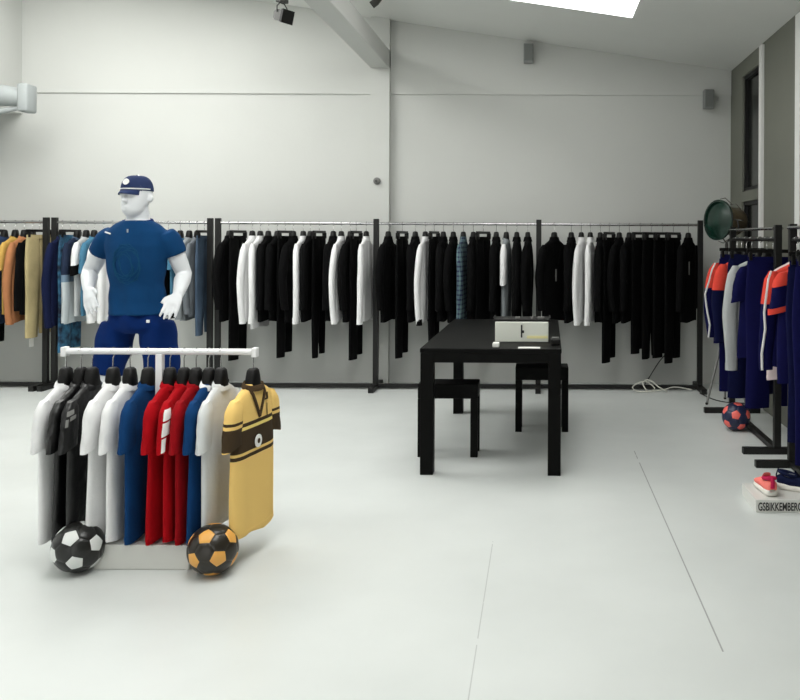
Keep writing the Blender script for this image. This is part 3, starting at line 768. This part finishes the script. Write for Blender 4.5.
# arms
def arm(sh, el, wr, kn, tip, side, spread):
    B.tube([sh, sh.lerp(el, .35), sh.lerp(el, .7), el, el.lerp(wr, .3), el.lerp(wr, .7), wr], [.042, .050, .049, .044, .046, .037, .029], 16)
    d = (kn-wr).normalized(); n = Vector((0, -1, -.15)); n = (n-d*n.dot(d)).normalized(); sdir = d.cross(n)*side
    B.tube([wr, wr.lerp(kn, .35), wr.lerp(kn, .8), kn], [(.028, .024), (.036, .022), (.044, .019), (.042, .015)], 14, up=n)
    fl = (.070, .080, .075, .058)
    for i in range(4):
        o = (i-1.5)*.021; s0 = wr.lerp(kn, .8)+sdir*o; dd = (d+sdir*(i-1.5)*spread).normalized()
        k1 = kn+sdir*o*1.1+dd*fl[i]*.12; k2 = k1+dd*fl[i]*.45-n*.006; k3 = k2+(dd-n*.35).normalized()*fl[i]*.5
        B.tube([s0, k1, k2, k3], [.0105, .0105, .0095, .007], 10)
    th0 = wr.lerp(kn, .25)-sdir*.03; td = (d-sdir*.75+n*.3).normalized()
    B.tube([wr.lerp(kn, .15)-sdir*.012, th0, th0+td*.035, th0+td*.035+(d-sdir*.25).normalized()*.034], [.013, .013, .0115, .008], 10)
arm(mp(109, 235, .01), mp(90, 272, .07), mp(88, 289, -.08), mp(90, 301, -.13), mp(94, 314, -.15), 1, .03)
arm(mp(168, 235, .01), mp(184, 274, .07), mp(178, 295, -.1), mp(172, 306, -.15), mp(165, 318, -.17), -1, .05)
# legs and feet
for sg, hx, kx, ax in ((-1, 119, 103, 97), (1, 156, 167, 171)):
    hip = mp(hx, 326); kn = mp(kx, 400, -.02); an = mp(ax, 482, .03)
    B.tube([hip+Vector((0, 0, .06)), hip, hip.lerp(kn, .4), hip.lerp(kn, .8), kn, kn.lerp(an, .25), kn.lerp(an, .6), an, Vector((an.x, an.y, .04))], [.062, .075, .075, .064, .057, .06, .05, .038, .042], 18)
    a_ = Vector((an.x, an.y, .045)); fd = Vector((sg*.35, -1, 0)).normalized()
    B.tube([a_-fd*.05, a_+fd*.03, a_+fd*.12-Vector((0, 0, .012)), a_+fd*.19-Vector((0, 0, .022))], [(.035, .042), (.042, .042), (.048, .032), (.036, .02)], 14, up=(0, 0, 1))
body_me = fuse(B, .006, 5)
mesh_obj('body', body_me, M['mannequin'], man)
# t-shirt
Tm = MB()
Tm.loft(column([(0, 0, zz(220.5), .083, .078), (0, .0, zz(225), .132, .092), (0, 0, zz(232), .172, .110), (0, -.005, zz(246), .175, .130), (0, -.005, zz(262), .164, .133),
        (.004, -.003, zz(285), .150, .120), (.008, -.003, zz(302), .156, .122), (.010, -.003, zz(314), .172, .134)]))
for sh, el in ((mp(109, 236, .01), mp(90, 272, .07)), (mp(168, 236, .01), mp(184, 274, .07))):
    e = sh.lerp(el, .48); Tm.tube([sh.lerp(el, -.15)+Vector((0, 0, -.01)), sh.lerp(el, .05), sh.lerp(el, .25), e], [(.045, .055), (.060, .072), (.064, .072), (.064, .069)], 20)
tee_me = fuse(Tm, .008, 8)
for v in tee_me.vertices:       # soft cloth folds
    x, y, z = v.co; k = max(0, min(1, (zz(240)-z)/.25))
    v.co.y += k*.006*math.sin(x*45+z*14); v.co.x += k*.004*math.sin(z*38+x*9)
tee = mesh_obj('tee_shirt', tee_me, K['tee'], man)
cr = MB(); cr.loft([[(x, y, z+.012*(y/.07)) for x, y, z in ell((0, .002, zq), a, b_)] for zq, a, b_ in ((zz(222.5), .088, .084), (zz(220), .083, .078), (zz(219.5), .074, .068), (zz(222), .07, .064))], cap=False)
cr.build('neck_rib', K['shorts'], tee, True)
def front_y(me, x, z):
    best = 0
    for v in me.vertices:
        if abs(v.co.x-x) < .012 and abs(v.co.z-z) < .012: best = min(best, v.co.y)
    return best
def badge(me, parent, px, py, w_, h_, name, m, rot=0):
    q = mp(px, py); y = front_y(me, q.x, q.z)
    o = MB().box((-w_/2, -.003, -h_/2), (w_/2, .004, h_/2), bev=.0015).build(name, m, parent); o.location = (q.x, y-.001, q.z); o.rotation_euler = (0, R(rot), 0); return o
badge(tee_me, tee, 115.5, 233, .035, .008, 'chest_logo', M['print_white'], 18)
badge(tee_me, tee, 137, 231, .008, .02, 'centre_logo', M['palegrey'])
# faint printed crest on the chest
cp = MB(); ps = []
for k in range(70):
    a_ = k*.62; r_ = 5+9*abs(math.sin(k*.21)); q = mp(137+r_*math.cos(a_), 262+1.35*r_*math.sin(a_)+k*.05)
    ps.append(Vector((q.x, front_y(tee_me, q.x, q.z)+.0008, q.z)))
cp.tube(ps, .0026, 6)
cp.build('chest_print', cloth('teedark', (.08, .28, .42)), tee, True)['label'] = 'faint paler blue chest print'
# shorts
Sm = MB()
Sm.loft(column([(.01, -.002, zz(301), .138, .105), (.012, -.002, zz(310), .152, .115), (.012, -.002, zz(320), .170, .128), (.012, -.002, zz(327), .170, .126), (.012, -.002, zz(332), .12, .09)]))
for hx, kx, hem, r1 in ((118, 102, 374, .082), (157, 167, 378, .090)):
    hip = mp(hx, 326); kn = mp(kx, 400, -.02); u = (hem-326)/74
    Sm.tube([hip+Vector((0, 0, .03)), hip, hip.lerp(kn, u*.5), hip.lerp(kn, u)], [.090, .098, .098, r1], 22)
sh_me = fuse(Sm, .008, 4)
for v in sh_me.vertices:
    x, y, z = v.co; v.co.y += .006*math.sin(x*50+z*10); v.co.x += .004*math.sin(z*40+x*5)
shorts = mesh_obj('shorts', sh_me, K['shorts'], man)
badge(sh_me, shorts, 156.5, 319.5, .018, .016, 'shorts_logo', M['print_white'])
# cap
capz = zz(190)
dome = MB(); rows = []
for k in range(9):
    a = R(90*k/9.0*1.0); rows.append((0, .008, capz-.006+.088*math.sin(a), .078*math.cos(a)**.6+.001, .102*math.cos(a)**.6+.001))
dome.loft(H(rows)); cap = dome.build('cap', K['capnavy'], man, True)
bm_ = MB(); top = []; bot = []; nn = 14
vs = []
for k in range(nn+1):
    a = R(212+116*k/nn)
    pi_ = Vector((.077*math.cos(a), .008+.101*math.sin(a), capz-.002)); po = Vector((.070*math.cos(a), .008+.101*math.sin(a)-.045*math.sin(R(180*k/nn))**.6, capz-.020-.010*abs(math.cos(a))))
    vs += [hd @ pi_, hd @ po, hd @ (pi_-Vector((0, 0, .006))), hd @ (po-Vector((0, 0, .006)))]
fs = []
for k in range(nn):
    i = 4*k; j = i+4; fs += [(i, i+1, j+1, j), (i+2, j+2, j+3, i+3), (i+1, i+3, j+3, j+1), (i, j, j+2, i+2)]
fs += [(0, 2, 3, 1), (4*nn, 4*nn+1, 4*nn+3, 4*nn+2)]
bm_.add(vs, fs); brim = bm_.build('brim', K['capnavy'], cap, True)
tr = MB(); tr.tube([hd @ Vector((.079*math.cos(R(a)), .008+.103*math.sin(R(a)), capz+.003)) for a in range(180, 361, 12)], .0035, 6); tr.tube([hd @ Vector((.084*math.cos(R(a))*.72, .008-.104*math.cos(R(a))*.55, capz+.086*math.sin(R(a))*.99)) for a in range(5, 80, 8)], .004, 6)
tr.build('white_piping', M['print_white'], cap, True)
q = hd @ Vector((0, -.092, capz+.040))
lg = MB().lathe([(.018, 0), (.018, .006)], mtx=Matrix.Translation(q) @ hd.to_3x3().to_4x4() @ Matrix.Rotation(R(68), 4, 'X')); lg.build('round_cap_badge', M['print_white'], cap)
MB().sphere(hd @ Vector((0, .008, capz+.08)), .007, 8, 6).build('cap_button', K['capnavy'], cap, True)

# ------------------------------------------------------------------ black table, stools and what lies on the table
TX0, TX1, TY0, TY1, TZ = -.745, .15, 5.36, 7.31, .80
t = thing('black_table', 'long black wooden table in the middle of the white floor', 'table', ((TX0+TX1)/2, (TY0+TY1)/2, 0), R(-.6))
hx, hy = (TX1-TX0)/2, (TY1-TY0)/2
MB().box((-hx, -hy, TZ-.028), (hx, hy, TZ), bev=.004).build('tabletop', M['blackwood'], t)
ap = MB(); z0, z1 = TZ-.09, TZ-.028
ap.box((-hx+.005, -hy+.005, z0), (hx-.005, -hy+.03, z1)).box((-hx+.005, hy-.03, z0), (hx-.005, hy-.005, z1)).box((-hx+.005, -hy+.03, z0), (-hx+.03, hy-.03, z1)).box((hx-.03, -hy+.03, z0), (hx-.005, hy-.03, z1))
ap.build('apron', M['blackwood'], t)
for a in (-1, 1):
    for b in (-1, 1):
        xa = sorted((a*hx, a*(hx-.088))); ya = sorted((b*hy, b*(hy-.088)))
        MB().box((xa[0]+.003, ya[0]+.003, 0), (xa[1]-.003, ya[1]-.003, TZ-.03), bev=.003).build('leg', M['blackwood'], t)
def stool(cx, cy, label, h=.50, w=.41, d=.22, rz=0):
    t = thing('black_stool', label, 'stool', (cx, cy, 0), R(rz))
    MB().box((-w/2, -d/2, h-.10), (w/2, d/2, h), bev=.005).build('seat', M['blackwood'], t)
    for a in (-1, 1):
        for b in (-1, 1):
            xa = sorted((a*w/2, a*(w/2-.05))); ya = sorted((b*d/2, b*(d/2-.05)))
            MB().box((xa[0], ya[0], 0), (xa[1], ya[1], h-.10), bev=.003).build('leg', M['blackwood'], t)
stool(-.625, 5.91, 'black wooden stool tucked under the left side of the table near its front')
stool(.02, 6.68, 'black wooden stool tucked under the far right side of the table')
# cream box on the table
t = thing('receipt_printer', 'cream box-shaped device with a dark slot on the black table', 'device', (-.12, 5.72, TZ))
MB().box((-.18, 0, 0), (.18, .26, .134), bev=.005).build('housing', M['cream'], t)
MB().box((-.006, -.004, .03), (.004, .004, .115)).build('slot', M['darkframe'], t)
MB().box((.0, -.005, .06), (.016, .003, .078)).build('latch', M['darkframe'], t)
MB().box((.035, -.004, .024), (.175, .003, .042)).build('pale_strip', M['palelabel'], t)  # plain pale label colour, no emission
t2 = thing('black_tray', 'black tray with small odds and ends lying on the cream device', 'tray', (-.115, 5.74, TZ+.134))
MB().box((-.2, 0, 0), (.19, .22, .016), bev=.003).build('base', M['blackplastic'], t2)
MB().box((-.2, 0, .016), (-.19, .22, .026)).box((.18, 0, .016), (.19, .22, .026)).build('rim', M['blackplastic'], t2)
for i, (x, l_) in enumerate(((-.03, .03), (.07, .02), (.13, .045))):
    o = MB().box((-l_/2, -.012, 0), (l_/2, .012, .014), bev=.003).build('small_clip', M['greyplastic']); o.location = (-.12+x, 5.79, TZ+.15)
    tag(o, ['small grey clip on the left of the black tray', 'smallest grey clip in the middle of the black tray', 'longest grey clip at the right end of the black tray'][i], 'clip', 'clips on the black tray')
p = at(494.5, 347, 5.45)
o = MB().box((-.022, -.03, 0), (.022, .03, .03), bev=.006).build('power_adapter', M['paper']); o.location = (p.x+.01, 5.45, TZ); tag(o, 'small white cube adapter on the table left of the cream device', 'adapter')
p = at(530, 350, 5.4)
o = MB().box((-.075, -.03, 0), (.065, .03, .004)).build('paper_slip', M['paper']); o.location = (p.x, 5.405, TZ); tag(o, 'narrow white paper slip at the front of the black table', 'paper')
t = thing('card_reader', 'small black card reader at the right edge of the table', 'card reader', (.105, 5.60, TZ))
MB().box((-.03, -.06, 0), (.03, .07, .04), bev=.008).build('body', M['blackplastic'], t)
MB().box((-.022, .01, .04), (.022, .055, .043)).build('screen', M['greyplastic'], t)

# ------------------------------------------------------------------ racks along the right wall
QX, QZ = 1.662, 1.50
def side_rack(y0, y1, label):
    t = thing('side_rack', label, 'clothes rack', (QX, (y0+y1)/2, 0), 0, 'black racks along the right wall')
    h = (y1-y0)/2
    for sg in (-1, 1):
        MB().box((-.024, sg*h-.024, .045), (.024, sg*h+.024, 1.60), bev=.003).build('post', M['blacksteel'], t)
        MB().box((-.24, sg*h-.026, 0), (.24, sg*h+.026, .045), bev=.003).build('foot', M['blacksteel'], t)
    MB().tube([(0, -h+.024, QZ-.002), (0, h-.024, QZ-.002)], .0150, 12).build('rail', M['blacksteel'], t, True)
    MB().box((-.022, -h+.026, .008), (.022, h-.026, .045)).build('base_bar', M['blacksteel'], t)
    for sx_ in (-1, 1):
        MB().tube([(sx_*.03, -h, 1.575), (sx_*.03, h, 1.575)], .010, 10).build('upper_rail', M['chrome'], t, True)
side_rack(5.94, 7.33, 'black rack by the right wall standing next to the coral ball')
side_rack(4.1, 5.59, 'nearest black rack by the right wall, mostly outside the picture')
TJ = lambda y, seed, desc, col='trackblue', rz=0, **k: (y, 'track', col, rz, desc, {**dict(seed=seed, L=.86, send=.82, ht=.034), **k})
qloc = lambda y: (QX, y)
hang_row([
  TJ(7.16, 1, 'navy track jacket with coral shoulders', rz=14, yoke='coral', stripe=1),
  P(7.0, 1, 'long navy track trousers', 'trackblue', 8, 1.25), TJ(6.84, 2, 'navy track jacket', 'deepnavy', rz=6, yoke='coral'),
  P(6.66, 2, 'navy track trousers', 'deepnavy', 6, 1.24),
  (6.42, 'sweater', 'lightgrey', 6, 'light grey sweatshirt', dict(seed=2, L=.86, send=.98, ht=.034)),
  (6.22, 'tee', 'trackblue', 4, 'navy t-shirt', dict(seed=2, L=.86, send=.45, ht=.034)),
  P(6.06, 3, 'long navy track trousers', 'trackblue', 3, 1.20)],
  'the ball-side right rack', 'the far right rack', QZ-.002, qloc, 'from far end')
hang_row([
  (5.50, 'tank', 'pinkwhite', 8, 'pale pink long top', dict(seed=2, L=.90, ht=.03, w=.9)),
  TJ(5.40, 3, 'striped navy track jacket', rz=10, yoke='coral', stripe=1, L=.80),
  (5.22, 'tee', 'trackblue', 8, 'navy t-shirt with coral cuffs', dict(seed=4, L=.88, send=.44, ht=.034, cuff='coral', cuffh=.03, yoke='coral')),
  P(5.05, 2, 'navy track trousers', 'deepnavy', 5, 1.2),
  P(4.90, 1, 'long navy track trousers', 'trackblue', 3, 1.3)],
  'the nearest right rack', 'the near right rack', QZ-.002, qloc, 'from far end')

# tripod spotlight behind the racks
LX, LY = 1.70, 7.74
t = thing('studio_spotlight', 'old green and bronze studio spotlight on a tripod in the right corner', 'lamp', (LX, LY, 0))
MB().tube([(0, 0, .62), (0, 0, 1.46)], .016, 12).build('column', M['darklamp'], t, True)
MB().lathe([(.03, .60), (.035, .62), (.035, .70), (.02, .72)]).build('collar', M['darklamp'], t, True)
for a in (200, 320, 80):
    dx, dy = .20*math.cos(R(a)), .20*math.sin(R(a))
    lg = MB().tube([(dx*.1, dy*.1, .66), (dx, dy, .012)], .011, 8).build('leg', M['greyplastic'], t, True)
    MB().sphere((dx, dy, .014), .014, 8, 6).build('rubber_foot', M['rubber'], lg, True)
n_ = Vector((-.86, -.50, .05)).normalized(); zax = n_; xax = Vector((0, 0, 1)).cross(zax).normalized(); yax = zax.cross(xax)
mt = Matrix((( xax.x, yax.x, zax.x, 0), (xax.y, yax.y, zax.y, .0), (xax.z, yax.z, zax.z, 1.665), (0, 0, 0, 1)))
MB().lathe([(.05, -.18), (.10, -.165), (.125, -.12), (.13, .0), (.14, .06), (.15, .09)], mtx=mt).build('housing', M['bronze'], t, True)
fr = MB(); fr.lathe([(.15, .085), (.182, .09), (.185, .115), (.165, .12), (.16, .10)], mtx=mt); fr.build('front_ring', M['green'], t, True)
MB().lathe([(.165, .10), (.12, .118), (.06, .128), (.005, .13)], mtx=mt).build('lens', M['green'], t, True)
g = MB()
for k in range(8):
    a = 2*math.pi*k/8; g.tube([mt @ Vector((.19*math.cos(a), .19*math.sin(a), .09)), mt @ Vector((.205*math.cos(a), .205*math.sin(a), .03)), mt @ Vector((.15*math.cos(a), .15*math.sin(a), -.06))], .004, 6)
g.build('wire_guard', M['chrome'], t, True)
MB().tube([mt @ Vector((.14, 0, 0)), mt @ Vector((.16, -.06, 0)), Vector((0, 0, 1.46)), mt @ Vector((-.16, -.06, 0)), mt @ Vector((-.14, 0, 0))], .008, 8).build('yoke', M['darklamp'], t, True)

# ------------------------------------------------------------------ shoes on the white box
bx0, bx1, by0, by1, bz = 1.19, 1.60, 4.66, 4.98, .07
t = thing('shoe_plinth', 'low white printed box under the trainers at the right edge', 'box', ((bx0+bx1)/2, (by0+by1)/2, 0))
hx, hy = (bx1-bx0)/2, (by1-by0)/2
MB().box((-hx, -hy, 0), (hx, hy, bz), bev=.003).build('box_body', M['boxwhite'], t)
text_mesh('GSBIKKEMBERGS', .062, 'lettering', M['ink'], t, (-hx+.012, -hy-.001, .012), (R(90), 0, 0), .56)
def shoe(x, y, z, rz, label, mu, mlining, L=.27):
    t = thing('trainer', label, 'shoe', (x, y, z), R(rz))
    def outline(u):   # half width along the length, u from heel 0 to toe 1
        return interp([(0, .018), (.06, .032), (.2, .036), (.45, .036), (.7, .047), (.88, .042), (.96, .028), (1, .008)], u)[0]
    us = [0, .03, .08, .16, .26, .36, .48, .6, .72, .84, .93, .98, 1]
    n = 16
    def prof(u, top, base, grow):
        w_ = outline(u)+grow; out = []
        for k in range(n):
            a = 2*math.pi*k/n; c_, s_ = math.cos(a), math.sin(a)
            zz_ = base+(top-base)*(.5+.5*sgn(s_)*abs(s_)**.6); out.append((w_*sgn(c_)*abs(c_)**(.55 if s_ < 0 else .9), u*L-L/2, zz_))
        return out
    MB().loft([prof(u, .034+(.01 if u < .2 else 0), interp([(0, .008), (.08, 0), (.85, 0), (1, .014)], u)[0], .004) for u in us]).build('sole', M['solewhite'], t, True)
    MB().loft([prof(u, interp([(0, .075), (.1, .09), (.3, .075), (.45, .085), (.6, .075), (.85, .052), (1, .038)], u)[0], .026, 0) for u in us]).build('upper', mu, t, True)
    ring = [(.030*math.cos(2*math.pi*k/16), -L/2+.062+.052*math.sin(2*math.pi*k/16), .090-.010*math.sin(2*math.pi*k/16)) for k in range(17)]
    MB().tube(ring, .010, 8).build('ankle_collar', mlining, t, True)
    MB().sphere((0, -L/2+.062, .080), (.026, .046, .010), 14, 8).build('lining', K['grey'], t, True)
    MB().loft([[(w_*c_, -L/2+.105+dy_, z_+.004*s_) for c_, s_ in [(math.cos(2*math.pi*q/12), math.sin(2*math.pi*q/12)) for q in range(12)]] for w_, dy_, z_ in ((.022, .02, .078), (.024, .0, .098), (.018, -.006, .108))]).build('tongue', mu, t, True)
    lc = MB()
    for i in range(4):
        y_ = L*(.06+.05*i); zt = .086-.007*i; lc.tube([(-.022, y_, zt-.006), (0, y_+.004, zt+.003), (.022, y_, zt-.006)], .003, 6)
    lc.build('laces', M['solewhite'], t, True)
    MB().tube([(0, -L/2-.003, .05), (0, -L/2-.006, .08), (0, -L/2+.004, .112)], [(.012, .004)]*3, 8, up=(0, 1, 0)).build('heel_tab', mlining, t, True)
p = at(768, 493, 4.78)
shoe(p.x, 4.83, bz, 2, 'coral pink trainer with white sole, heel towards the camera, on the white box', K['coralpink'], K['magenta'], .25)
p = at(800, 495, 4.80)
shoe(p.x+.02, 4.82, bz, -118, 'dark navy trainer with white sole beside the coral trainer', K['navy'], K['navy'], .28)

# ------------------------------------------------------------------ cables on the floor by the right back rack
def cable(name, pts, r, m, label):
    cu = []
    P_ = [Vector(p) for p in pts]
    for i in range(len(P_)-1):
        a, b_, c_, d_ = P_[max(i-1, 0)], P_[i], P_[i+1], P_[min(i+2, len(P_)-1)]
        for k in range(6):
            u = k/6; cu.append(.5*((2*b_)+(-a+c_)*u+(2*a-5*b_+4*c_-d_)*u*u+(-a+3*b_-3*c_+d_)*u**3))
    cu.append(P_[-1]); o = MB().tube(cu, r, 7).build(name, m, None, True); return tag(o, label, 'cable')
def fl(px, py, z=.008, Y=None):
    Y = Y or (EYE-z)*F/(py-CY); return (X_at(px, Y, py), Y, z)
cable('white_cable', [fl(692, 388.5, .02, 8.33), (X_at(675, 8.33), 8.33, .045), (X_at(662, 8.3), 8.3, .02), (X_at(640, 8.28), 8.28, .008), (X_at(633, 8.3), 8.3, .05), (X_at(645, 8.34), 8.34, .10), (X_at(655, 8.34), 8.34, .03), (X_at(648, 8.3), 8.3, .01),
      (X_at(643, 8.33), 8.33, .09), (X_at(650, 8.34), 8.34, .11), (X_at(660, 8.3), 8.3, .045), (X_at(668, 8.28), 8.28, .01)], .006, M['cable'], 'white cable coiled at the foot of the rightmost back rack')
cable('black_cable', [(X_at(667, 8.6), 8.74, .30), (X_at(660, 8.6), 8.72, .22), (X_at(650, 8.6), 8.68, .07), (X_at(646, 8.6), 8.62, .01), (X_at(660, 8.6), 8.58, .008)], .005, M['rubber'], 'thin black cable running down the wall below the rightmost rack')
cable('floor_cable', [fl(700, 392.5), fl(712, 398), fl(724, 401), fl(738, 402), (1.9, 7.7, .008)], .005, M['rubber'], 'thin black cable on the floor in the right corner')

for o in bpy.data.objects:
    for k in ('drop', 'used', 'T'):
        if k in o: del o[k]
